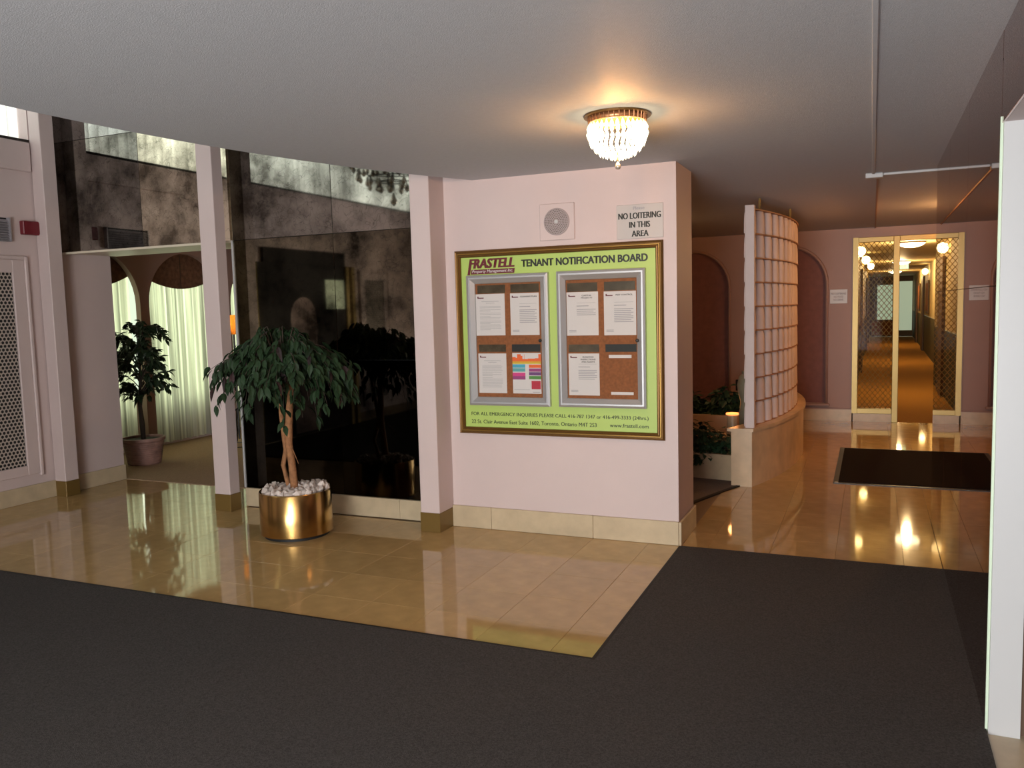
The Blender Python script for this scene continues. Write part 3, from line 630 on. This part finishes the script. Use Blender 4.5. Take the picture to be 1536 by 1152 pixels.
# ------------------------------------------------------------------ door mat
mt = thing('door_mat', 'dark brown rubber edged floor mat before the hallway door', 'mat', (0, 0, 0))
box('pile', 'rubber_mat', -0.235, 1.20, 7.25, 8.93, 0.001, 0.012, mt); MB().prism([(-0.275, 7.20), (1.24, 7.20), (1.24, 8.975), (-0.275, 8.975)], 0.0005, 0.007).build('rim', 'mat_rim', mt)
MB().lathe([(0.016, 0.007), (0.014, 0.011)], 12, c=(-0.25, 7.225)).build('eyelet', 'aluminium', mt)

# ------------------------------------------------------------------ curved screen on its stone base
SX, SY, SR = -5.61, 8.50, 5.0
def arc(R_, y): return SX + math.sqrt(R_**2-(y-SY)**2)
def ring(Ro, Ri, y0, y1, z0, z1, n=24):
    out = [(arc(Ro, y0+(y1-y0)*k/n), y0+(y1-y0)*k/n) for k in range(n+1)]
    inn = [(arc(Ri, y0+(y1-y0)*k/n), y0+(y1-y0)*k/n) for k in range(n+1)]
    return MB().prism(out+inn[::-1], z0, z1)
ps = thing('planter_wall', 'curved beige stone base carrying the tile screen', 'planter wall', (0, 0, 0))
smooth_by_angle(ring(5.0, 4.845, 6.885, 9.9, 0.0, 0.455).build('curved_wall', 'stone_planter', ps))
smooth_by_angle(ring(5.02, 4.825, 6.862, 9.92, 0.455, 0.480).build('ledge', 'stone_planter', ps))
cs = thing('tile_screen', 'curved openwork screen of stacked white barrel tiles', 'screen', (0, 0, 0))
box('end_post', 'screen_plaster', -0.935, -0.862, 6.905, 6.975, 0.480, 2.265, cs, 0.004)
NR = 9; hrow = (2.250-0.482)/NR; RT = 4.945; PW = 0.185
def screen_tile():
    mb = MB(); n = 8; vs = []
    for z, hw, d in ((0.0, 0.0925, 0.050), (hrow*0.5, 0.089, 0.048), (hrow*0.80, 0.084, 0.046), (hrow*0.955, 0.066, 0.040)):
        for s in (0, 1):
            for i in range(n+1):
                q = PI*i/n; k = 1 if s == 0 else 0.80
                vs.append((d*k*math.sin(q), -hw*k*math.cos(q), z))
    m = n+1
    for L_ in (0, 1, 2):
        a = L_*2*m; b = a+2*m
        for i in range(n):
            mb.f.append((a+i, a+i+1, b+i+1, b+i)); mb.f.append((a+m+i+1, a+m+i, b+m+i, b+m+i+1))
    for i in range(n): mb.f.append((i+1, i, m+i, m+i+1)); mb.f.append((6*m+i, 6*m+i+1, 7*m+i+1, 7*m+i))
    mb.v = vs; mb.mi = [0]*len(mb.f)
    return mb
th0 = math.asin((6.985-SY)/RT); me_t = None
for c in range(13):
    th = th0 + (c+0.5)*PW/RT; x = SX+(RT-0.055)*math.cos(th); y = SY+(RT-0.055)*math.sin(th)
    for r in range(NR):
        if me_t is None: o = screen_tile().build('barrel_tile', 'screen_plaster', cs); smooth_by_angle(o, 0.7); me_t = o.data
        else: o = link('barrel_tile', me_t, cs)
        o.location = (x, y, 0.482+r*hrow); o.rotation_euler.z = th
ye = SY+RT*math.sin(th0+13*PW/RT)
for r in range(NR+1):
    smooth_by_angle(ring(4.943, 4.905, 7.0, ye, 0.480+r*hrow-0.005, 0.480+r*hrow+0.004).build('shelf_strip', 'shelf_clay', cs))
for y in (7.25, 8.25): MB().tube([(arc(4.91, y), y, 2.25), (arc(4.91, y), y, ZC)], 0.009, 8).build('ceiling_pin', 'brass_frame', cs)
# ------------------------------------------------------------------ planter behind the screen
lp = thing('low_planter', 'low beige stone planter trough behind the curved screen', 'planter', (0, 0, 0))
MB().prism([(-3.1, 7.42), (-0.985, 7.045), (-0.985, 7.13), (-3.1, 7.52)], 0, 0.222).build('front_wall', 'stone_base', lp)
MB().prism([(-3.1, 8.42), (-0.92, 8.42), (-0.92, 8.50), (-3.1, 8.50)], 0, 0.375).build('tier_wall', 'stone_planter', lp)
MB().prism([(-3.1, 7.45), (-0.975, 7.14), (-0.865, 7.6), (-0.785, 8.42), (-3.1, 8.45)], 0.0, 0.15).build('soil_bed', 'soil', lp)
MB().prism([(-3.1, 8.50), (-0.785, 8.50), (-0.86, 9.7), (-3.1, 9.7)], 0.0, 0.34).build('upper_soil_bed', 'soil', lp)
def leaf_verts(L_, W_, droop=0.25, fold=0.25):
    rows = [(0.0, 0.0), (0.22, 0.75), (0.50, 1.0), (0.78, 0.55), (1.0, 0.0)]; vs = []; fs = []; idx = []
    for t, wd in rows:
        z = -droop*L_*t*t
        if wd == 0: idx.append([len(vs)]); vs.append((0, L_*t, z))
        else:
            i = len(vs); idx.append([i, i+1, i+2]); vs += [(-W_/2*wd, L_*t, z+fold*W_/2*wd), (0, L_*t, z), (W_/2*wd, L_*t, z+fold*W_/2*wd)]
    for a, b in zip(idx[:-1], idx[1:]):
        if len(a) == 1: fs += [(a[0], b[1], b[0]), (a[0], b[2], b[1])]
        elif len(b) == 1: fs += [(a[0], a[1], b[0]), (a[1], a[2], b[0])]
        else: fs += [(a[0], a[1], b[1], b[0]), (a[1], a[2], b[2], b[1])]
    return vs, fs
def leaf_matrix(pos, yaw, pitch, roll): return Matrix.Translation(pos) @ Matrix.Rotation(yaw, 4, 'Z') @ Matrix.Rotation(pitch, 4, 'X') @ Matrix.Rotation(roll, 4, 'Y')
def plant(loc, rx, ry, h, n, size, label, hang=0.0, name='planter_plant'):
    t = thing(name, label, 'plant', loc, 'plants in the stone planter'); mb = MB(); st = MB(); lv, lf = leaf_verts(size, size*0.55)
    for k in range(n):
        q = random.uniform(0, 2*PI); rr = math.sqrt(random.random()); z = h*(1-rr*rr)*random.uniform(0.35, 1.05) - hang*(rr > 0.75)*random.random()
        M = leaf_matrix(Vector((rx*rr*math.cos(q), ry*rr*math.sin(q), z)), q-PI/2+random.uniform(-.6, .6), random.uniform(-0.9, 0.5), random.uniform(-.5, .5))
        mb.add([M @ Vector(v) for v in lv], lf)
    for k in range(7):
        q = k*0.9; st.tube([(0, 0, -0.03), (rx*.4*math.cos(q), ry*.4*math.sin(q), h*.5), (rx*.8*math.cos(q), ry*.8*math.sin(q), h*.6)], 0.004, 5)
    f = mb.build('foliage', 'ivy', t); f['kind'] = 'stuff'; st.build('stems', 'bark_dark', t); return t
plant((-1.36, 7.26, 0.20), 0.17, 0.17, 0.28, 380, 0.075, 'dark ivy spilling over the front of the low planter', 0.10)
plant((-1.12, 7.28, 0.19), 0.15, 0.16, 0.24, 330, 0.07, 'dark leafy plant in the planter beside the screen end post', 0.0)
plant((-1.62, 7.35, 0.20), 0.2, 0.18, 0.28, 320, 0.075, 'dark ivy partly hidden behind the pink wall corner', 0.05)
plant((-1.35, 8.68, 0.36), 0.24, 0.18, 0.28, 300, 0.10, 'leafy plant on the upper planter tier beside the urn')
plant((-1.80, 8.72, 0.36), 0.26, 0.18, 0.25, 300, 0.10, 'leafy plant on the upper planter tier below the arch')
ul = thing('planter_light', 'small round planter uplight with glowing orange rim', 'light', (-1.160, 7.75, 0.15))
MB().lathe([(0.050, 0), (0.054, 0.02), (0.052, 0.325)], 24).build('can', 'stone_planter', ul, smooth=False); MB().lathe([(0.058, 0.325), (0.060, 0.332), (0.058, 0.341), (0.040, 0.341)], 24, cap=True).build('glowing_rim', 'lit_rim', ul)
point('planter_lamp', (-1.16, 7.75, 0.60), 1.5, (1, 0.35, 0.1), 0.04)
ur = thing('stone_urn', 'grey green stone urn half hidden behind the screen', 'urn', (-1.005, 7.60, 0.15))
smooth_by_angle(MB().lathe([(0.075, 0), (0.080, 0.03), (0.060, 0.08), (0.072, 0.2), (0.078, 0.36), (0.062, 0.46), (0.085, 0.55), (0.092, 0.62), (0.075, 0.69), (0.035, 0.73)], 24).build('body', 'urn_stone', ur)); MB().lathe([(0.05, 0.72), (0.055, 0.735), (0.02, 0.75)], 20).build('lid', 'urn_stone', ur)
ot = thing('wall_outlet', 'small dark outlet plate on the far wall above the plants', 'outlet', (-1.567, YD, 0.43))
box('plate', 'iron', -0.04, 0.04, -0.010, 0, -0.07, 0.07, ot, 0.003); box('socket', 'paint_rose', -0.018, 0.018, -0.013, -0.009, 0.01, 0.05, ot); box('socket', 'paint_rose', -0.018, 0.018, -0.013, -0.009, -0.05, -0.01, ot)

# ------------------------------------------------------------------ lounge beyond the opening
lgw = MB(); mapl = lambda u, d, z: (-7.45-d, u, z)
arch_wall(lgw, [(5.64, 6.967, 5.735, 6.905), (6.967, 8.267, 7.030, 8.200), (8.267, 9.80, 8.330, 9.50)], 1.655, ZC, 0.0, 0.0, 0.07, mapl)
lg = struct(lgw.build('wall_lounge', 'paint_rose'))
struct(box('wall_lounge_back', 'paint_rose', -8.0, -4.3, 9.8, 9.9, 0, ZC)); struct(box('wall_lounge_side', 'paint_rose', -4.45, -4.35, 5.55, 9.8, 0, ZC)); struct(box('wall_lounge_front', 'paint_rose', -8.0, XL-0.2, 5.53, 5.63, 0, ZC))
w2 = struct(box('window_2', 'paint_rose', -7.95, -7.85, 5.6, 9.9, 0, 0.53)); box('head', 'paint_rose', -7.95, -7.85, 5.6, 9.9, 2.25, ZC, w2)
for y in (5.62, 6.95, 8.25, 9.75): box('mullion', 'paint_white', -7.93, -7.88, y, y+0.05, 0.53, 2.25, w2)
for i, (a, b_, lab) in enumerate(((5.70, 6.93, 'sheer white curtain in the left lounge arch behind the pot plant'), (7.00, 8.23, 'sheer white curtain in the widest visible lounge arch'), (8.30, 9.55, 'sheer white curtain in the lounge arch behind the lamp'))):
    cu = thing('curtain', lab, 'curtain', (-7.62, (a+b_)/2, 0), 'sheer lounge curtains'); mb = MB(); n = 150; ph = i*1.7
    for k in range(n+1):
        u = k/n; y = (u-0.5)*(b_-a); x = 0.022*math.sin(u*60+ph+1.5*math.sin(u*9)) + 0.010*math.sin(u*137+ph)
        mb.v += [(x, y, 0.03), (x*0.8, y, 2.28)]
    mb.f = [(2*k, 2*k+2, 2*k+3, 2*k+1) for k in range(n)]; mb.mi = [0]*n; mb.build('cloth', 'curtain', cu, smooth=True)
    hm = MB().box(-0.012, 0.012, -(b_-a)/2, (b_-a)/2, 0.012, 0.035).build('hem', 'paint_pink', cu)
    vl = thing('valance', ('brown patterned valance over the left lounge curtain', 'brown patterned valance over the middle lounge curtain', 'brown patterned valance over the right lounge curtain')[i], 'valance', (-7.55, (a+b_)/2, 0), 'scalloped lounge valances'); mb = MB(); n = 24
    for k in range(n+1):
        u = (k/n-0.5)*(b_-a); zb = 1.832+0.44*u*u
        for d in (0, -0.015): mb.v += [(d, u, zb), (d, u, 2.30)]
    for k in range(n):
        q = 4*k; mb.f += [(q, q+4, q+5, q+1), (q+6, q+2, q+3, q+7), (q+2, q+6, q+4, q)]
    mb.mi = [0]*len(mb.f); mb.build('cloth', 'valance', vl)
    pm = MB(); pm.box(0.001, 0.006, -0.006, 0.006, 1.84, 2.28); pm.build('seam', 'hall_door', vl)
fl = thing('floor_lamp', 'iron floor lamp with glowing orange shade in the lounge', 'lamp', (-6.60, 7.40, 0))
MB().lathe([(0.112, 1.29), (0.085, 1.505)], 32, cap=False).build('shade', 'shade_orange', fl, smooth=True)
MB().tube([(0, 0, 0.10), (0, 0, 1.40)], 0.011, 8).build('pole', 'iron', fl)
for k in range(3):
    q = k*2*PI/3+0.4; c, s = math.cos(q), math.sin(q)
    MB().tube([(0, 0, 0.45), (0.06*c, 0.06*s, 0.42), (0.11*c, 0.11*s, 0.30), (0.10*c, 0.10*s, 0.16), (0.15*c, 0.15*s, 0.06), (0.22*c, 0.22*s, 0.012)], 0.009, 6).build('scroll_leg', 'iron', fl, smooth=True)
MB().tube([(0.19*math.cos(k*2*PI/24), 0.19*math.sin(k*2*PI/24), 0.03) for k in range(25)], 0.005, 5).build('foot_ring', 'iron', fl)
MB().lathe([(0.012, 1.36), (0.03, 1.42), (0.02, 1.46)], 12).build('bulb', 'lit_dome', fl)
point('floor_lamp_bulb', (-6.60, 7.40, 1.43), 24, (1.0, 0.62, 0.25), 0.03)

# ------------------------------------------------------------------ trees
leaf_cache = {}
def leaf_meshes(key, L_, W_, m):
    out = []
    for k in range(4):
        vs, fs = leaf_verts(L_*(0.85+0.12*k), W_*(1.1-0.05*k), 0.2+0.12*k, 0.2+0.08*k)
        me = bpy.data.meshes.new('leaf'); me.from_pydata(vs, [], fs); me.materials.append(MATS[m if not isinstance(m, list) else m[k % len(m)]]); out.append(me)
    return out
def make_leaves(t, spots, n_single, L_, W_, mats, foliage_mat):
    ms_ = leaf_meshes('x', L_, W_, mats); random.shuffle(spots); mb = MB(); lv, lf = leaf_verts(L_, W_, 0.3, 0.3)
    spots_f = sorted(range(len(spots)), key=lambda i: spots[i][0].y)[:int(len(spots)*0.62)]; pick = set(random.sample(spots_f, min(n_single, len(spots_f))))
    for i, (p, yaw, pit, rol) in enumerate(spots):
        M = leaf_matrix(p, yaw, pit, rol)
        if i in pick:
            o = link('leaf', random.choice(ms_), t); o.matrix_local = M
        else: mb.add([M @ Vector(v) for v in lv], lf)
    f = mb.build('foliage', foliage_mat, t); f['kind'] = 'stuff'
pf = thing('potted_ficus', 'weeping ficus in a round brass planter topped with white stones', 'potted tree', (-3.60, 4.55, 0))
po = smooth_by_angle(MB().lathe([(0.235, 0.022), (0.242, 0.026), (0.242, 0.305), (0.238, 0.311), (0.228, 0.311), (0.226, 0.24), (0.0, 0.24)], 64, cap=False).build('brass_planter', 'brass_brushed', pf))
MB().lathe([(0.215, 0.0), (0.215, 0.024)], 40).build('plinth', 'black', pf)
peb = []
for k in range(4):
    bm = bmesh.new(); bmesh.ops.create_icosphere(bm, subdivisions=1, radius=0.026)
    for v in bm.verts: v.co = Vector((v.co.x*random.uniform(.8, 1.35), v.co.y*random.uniform(.8, 1.3), v.co.z*random.uniform(.6, 1.0)))
    me = bpy.data.meshes.new('stone'); bm.to_mesh(me); bm.free(); me.materials.append(MATS['pebble']); peb.append(me)
for k in range(120):
    rr = 0.205*math.sqrt((k+0.5)/120); q = k*2.39996; o = link('stone', random.choice(peb), pf)
    o.location = (rr*math.cos(q), rr*math.sin(q), 0.300+0.030*max(0, math.cos(q-0.6))*random.random()+0.018*random.random()); o.rotation_euler = (random.random()*6, random.random()*6, random.random()*6)
    s = random.uniform(0.75, 1.35); o.scale = (s, s, s)
tr = MB()
tr.tube([(-0.035, 0, 0.26), (-0.070, 0.0, 0.39), (-0.092, 0, 0.47), (-0.055, -0.01, 0.58), (-0.055, -0.02, 0.68), (-0.078, -0.01, 0.82), (-0.092, 0, 0.96), (-0.10, 0.01, 1.15)], [.019, .016, .016, .016, .017, .016, .014, .010], 9)
tr.tube([(0.01, -0.01, 0.26), (0.0, -0.012, 0.38), (-0.01, -0.01, 0.50), (-0.025, -0.012, 0.62), (-0.02, -0.01, 0.74), (-0.012, 0, 0.88), (0.0, 0.01, 1.0), (0.02, 0, 1.18)], [.030, .027, .025, .026, .026, .024, .020, .012], 9)
tr.tube([(0.015, -0.03, 0.60), (0.05, -0.05, 0.56), (0.085, -0.06, 0.50)], [.004, .003, .001], 5)
spots = []; tw = MB()
for k in range(84):
    q = k*2.39996+random.uniform(-.2, .2); r0 = random.choice((0.53, 0.50, 0.47, 0.42, 0.34, 0.22)); h = 1.435-0.20*(r0/0.53)**2+random.uniform(-.05, .03)-(0.04 if math.cos(q) > 0.2 else 0); drop = random.uniform(0.10, 0.34)
    if random.random() < 0.10: drop = 0.46; r0 *= 0.75
    pts = []
    for i in range(9):
        t_ = i/8; rad = r0*t_**0.8; z = 0.98+(h-0.98)*math.sin(PI/2*min(1, t_/0.55))-drop*max(0, (t_-0.5)/0.5)**1.6
        pts.append(Vector((-0.045+rad*math.cos(q), rad*math.sin(q)*0.82, z)))
    tw.tube(pts, [0.006*(1-0.8*i/8) for i in range(9)], 5, cap=False)
    for i in range(28):
        t_ = random.uniform(0.22, 1.0)*8; j = min(7, int(t_)); p = pts[j].lerp(pts[j+1], t_-j) + Vector((random.uniform(-.03, .03), random.uniform(-.03, .03), random.uniform(-.02, .02)))
        spots.append((p, q-PI/2+random.uniform(-1.2, 1.2), random.uniform(-1.35, -0.35), random.uniform(-.6, .6)))
tr.build('trunk', 'bark', pf, smooth=True); tw.build('branches', 'bark_dark', pf, smooth=True)
make_leaves(pf, spots, 280, 0.085, 0.036, ['leaf', 'leaf', 'leaf', 'leaf_red'], 'leaf')

lt = thing('potted_tree', 'dark leafy tree in a pinkish ribbed pot in the lounge', 'potted tree', (-6.88, 6.30, 0.0045))
prof = [(0.155, 0.0)]
for k in range(12): prof += [(0.160+0.003*k, 0.010+k*0.0195), (0.167+0.003*k, 0.018+k*0.0195)]
prof += [(0.212, 0.245), (0.212, 0.272), (0.195, 0.272), (0.19, 0.235), (0.0, 0.235)]
MB().lathe(prof, 40, cap=False).build('ribbed_pot', 'pot_pink', lt, smooth=False); MB().lathe([(0.185, 0.22), (0.185, 0.25)], 24).build('soil', 'soil', lt)
tr = MB(); tr.tube([(0, 0, 0.22), (0.0, 0, 0.40), (-0.02, 0, 0.62), (0.0, 0.01, 0.85), (0.02, 0, 1.1), (0.03, 0, 1.4)], [.022, .026, .020, .015, .011, .004], 8); spots = []
for k in range(58):
    q = k*2.39996; z0 = random.uniform(0.60, 1.30); ln = random.uniform(0.20, 0.50)*(1.0 if 0.72 < z0 < 1.2 else 0.65)
    pts = []
    for i in range(6): t_ = i/5; pts.append(Vector((0.01+ln*t_*math.cos(q), ln*t_*math.sin(q)*0.8, z0+0.24*math.sin(t_*2.0)-0.16*t_*t_)))
    tr.tube(pts, [0.006*(1-0.8*i/5) for i in range(6)], 5, cap=False)
    for i in range(18):
        t_ = random.uniform(0.25, 1.0)*5; j = min(4, int(t_)); p = pts[j].lerp(pts[j+1], t_-j)
        spots.append((p, q-PI/2+random.uniform(-1.3, 1.3), random.uniform(-0.9, 0.5), random.uniform(-.7, .7)))
tr.build('trunk', 'bark_dark', lt, smooth=True)
make_leaves(lt, spots, 150, 0.085, 0.040, 'leaf_dark', 'leaf_dark')

# ------------------------------------------------------------------ crystal ceiling lamps
def crystal(mb, c, r, h, q):
    vs = [(c[0], c[1], c[2]-h*0.6), (c[0], c[1], c[2]+h*0.4)]
    for k in range(5): a = q+2*PI*k/5; vs.append((c[0]+r*math.cos(a), c[1]+r*math.sin(a), c[2]))
    mb.add(vs, [(0, 2+(k+1) % 5, 2+k) for k in range(5)] + [(1, 2+k, 2+(k+1) % 5) for k in range(5)])
def crystal_lamp(x, y, power, label):
    t = thing('crystal_lamp', label, 'ceiling lamp', (x, y, ZC), 'crystal ceiling lamps')
    MB().lathe([(0.150, -0.008), (0.150, 0.0)], 40).build('ceiling_plate', 'frame_bronze', t)
    band = MB().lathe([(0.122, -0.034), (0.128, -0.034), (0.130, -0.022), (0.127, -0.006), (0.120, -0.006)], 40, cap=False).build('copper_band', 'copper', t, smooth=True)
    st = MB()
    for k in range(36): q = 2*PI*k/36; st.tube([(0.129*math.cos(q), 0.129*math.sin(q), -0.033), (0.131*math.cos(q), 0.131*math.sin(q), -0.008)], 0.003, 5)
    st.build('band_studs', 'copper', t)
    for i, (r, z, n, h) in enumerate(((0.128, -0.058, 34, 0.050), (0.130, -0.082, 32, 0.045), (0.120, -0.110, 30, 0.050), (0.102, -0.136, 26, 0.045), (0.080, -0.158, 20, 0.040), (0.054, -0.172, 14, 0.032), (0.026, -0.184, 8, 0.026))):
        mb = MB()
        for k in range(n): q = 2*PI*(k+0.5*(i % 2))/n; crystal(mb, (r*math.cos(q), r*math.sin(q), z), 0.0098, h, q)
        mb.build('crystal_tier', 'crystal_lit', t)
    MB().lathe([(0.002, -0.240), (0.010, -0.237), (0.0145, -0.227), (0.010, -0.217), (0.004, -0.205)], 16).build('finial', 'crystal_ball', t, smooth=True)
    MB().tube([(0, 0, -0.20), (0, 0, -0.01)], 0.004, 6).build('stem', 'copper', t)
    for k in range(3):
        q = k*2*PI/3+0.5; point('crystal_lamp_bulb', (x+0.05*math.cos(q), y+0.05*math.sin(q), ZC-0.055), power/3, (1.0, 0.45, 0.14), 0.012)
crystal_lamp(-1.06, 3.72, 30, 'lit crystal ceiling lamp over the carpet by the notice board')
crystal_lamp(-2.35, 8.30, 20, 'added unseen crystal lamp lighting the far wall from behind the notice board wall')  # hidden extra lamp, added to brighten the far wall and screen
crystal_lamp(0.98, 8.60, 115, 'lit crystal ceiling lamp in the recess behind the right mirror')

# chandelier hanging in the atrium (seen in the antique mirror)
ch = thing('chandelier', 'unlit chandelier of clear glass drops reflected in the mirror', 'chandelier', (-4.52, 2.72, 2.64))
MB().tube([(0, 0, 0.1), (0, 0, ZH-2.64)], 0.012, 8).build('stem', 'iron', ch)
for i, (r, z, n, s) in enumerate(((0.0, 0.03, 1, 1.6), (0.14, 0.13, 7, 1.2), (0.26, 0.17, 13, 1.1), (0.36, 0.24, 18, 1.0), (0.42, 0.34, 22, 1.0), (0.36, 0.46, 18, 1.0), (0.24, 0.56, 12, 1.0))):
    mb = MB()
    for k in range(n):
        q = 2*PI*k/n+i*0.3; c = (r*math.cos(q), r*math.sin(q)); zz_ = z+random.uniform(-.03, .02)
        mb.lathe([(0.004*s, zz_-0.045*s), (0.020*s, zz_-0.028*s), (0.024*s, zz_-0.012*s), (0.014*s, zz_+0.012*s), (0.004*s, zz_+0.04*s)], 8, c=c)
    mb.build('drop_tier', 'crystal_clear', ch, smooth=True)
    if r: MB().tube([(r*math.cos(2*PI*k/24), r*math.sin(2*PI*k/24), z+0.05) for k in range(25)], 0.006, 5).build('tier_ring', 'iron', ch)

# ------------------------------------------------------------------ surface conduit on the ceiling
cd = thing('ceiling_conduit', 'white surface conduit running along the ceiling to a junction box', 'conduit', (0, 0, 0))
box('long_run', 'paint_ceiling', -0.010, 0.010, -2.5, 6.29, ZC-0.009, ZC, cd, 0.003); box('junction_box', 'paint_white', -0.05, 0.06, 6.28, 6.36, ZC-0.032, ZC, cd, 0.004); box('cross_run', 'paint_white', 0.06, 1.5, 6.312, 6.332, ZC-0.016, ZC, cd, 0.003)
box('far_run', 'paint_rose', 0.020, 0.034, 6.36, 11.03, ZC-0.012, ZC, cd)
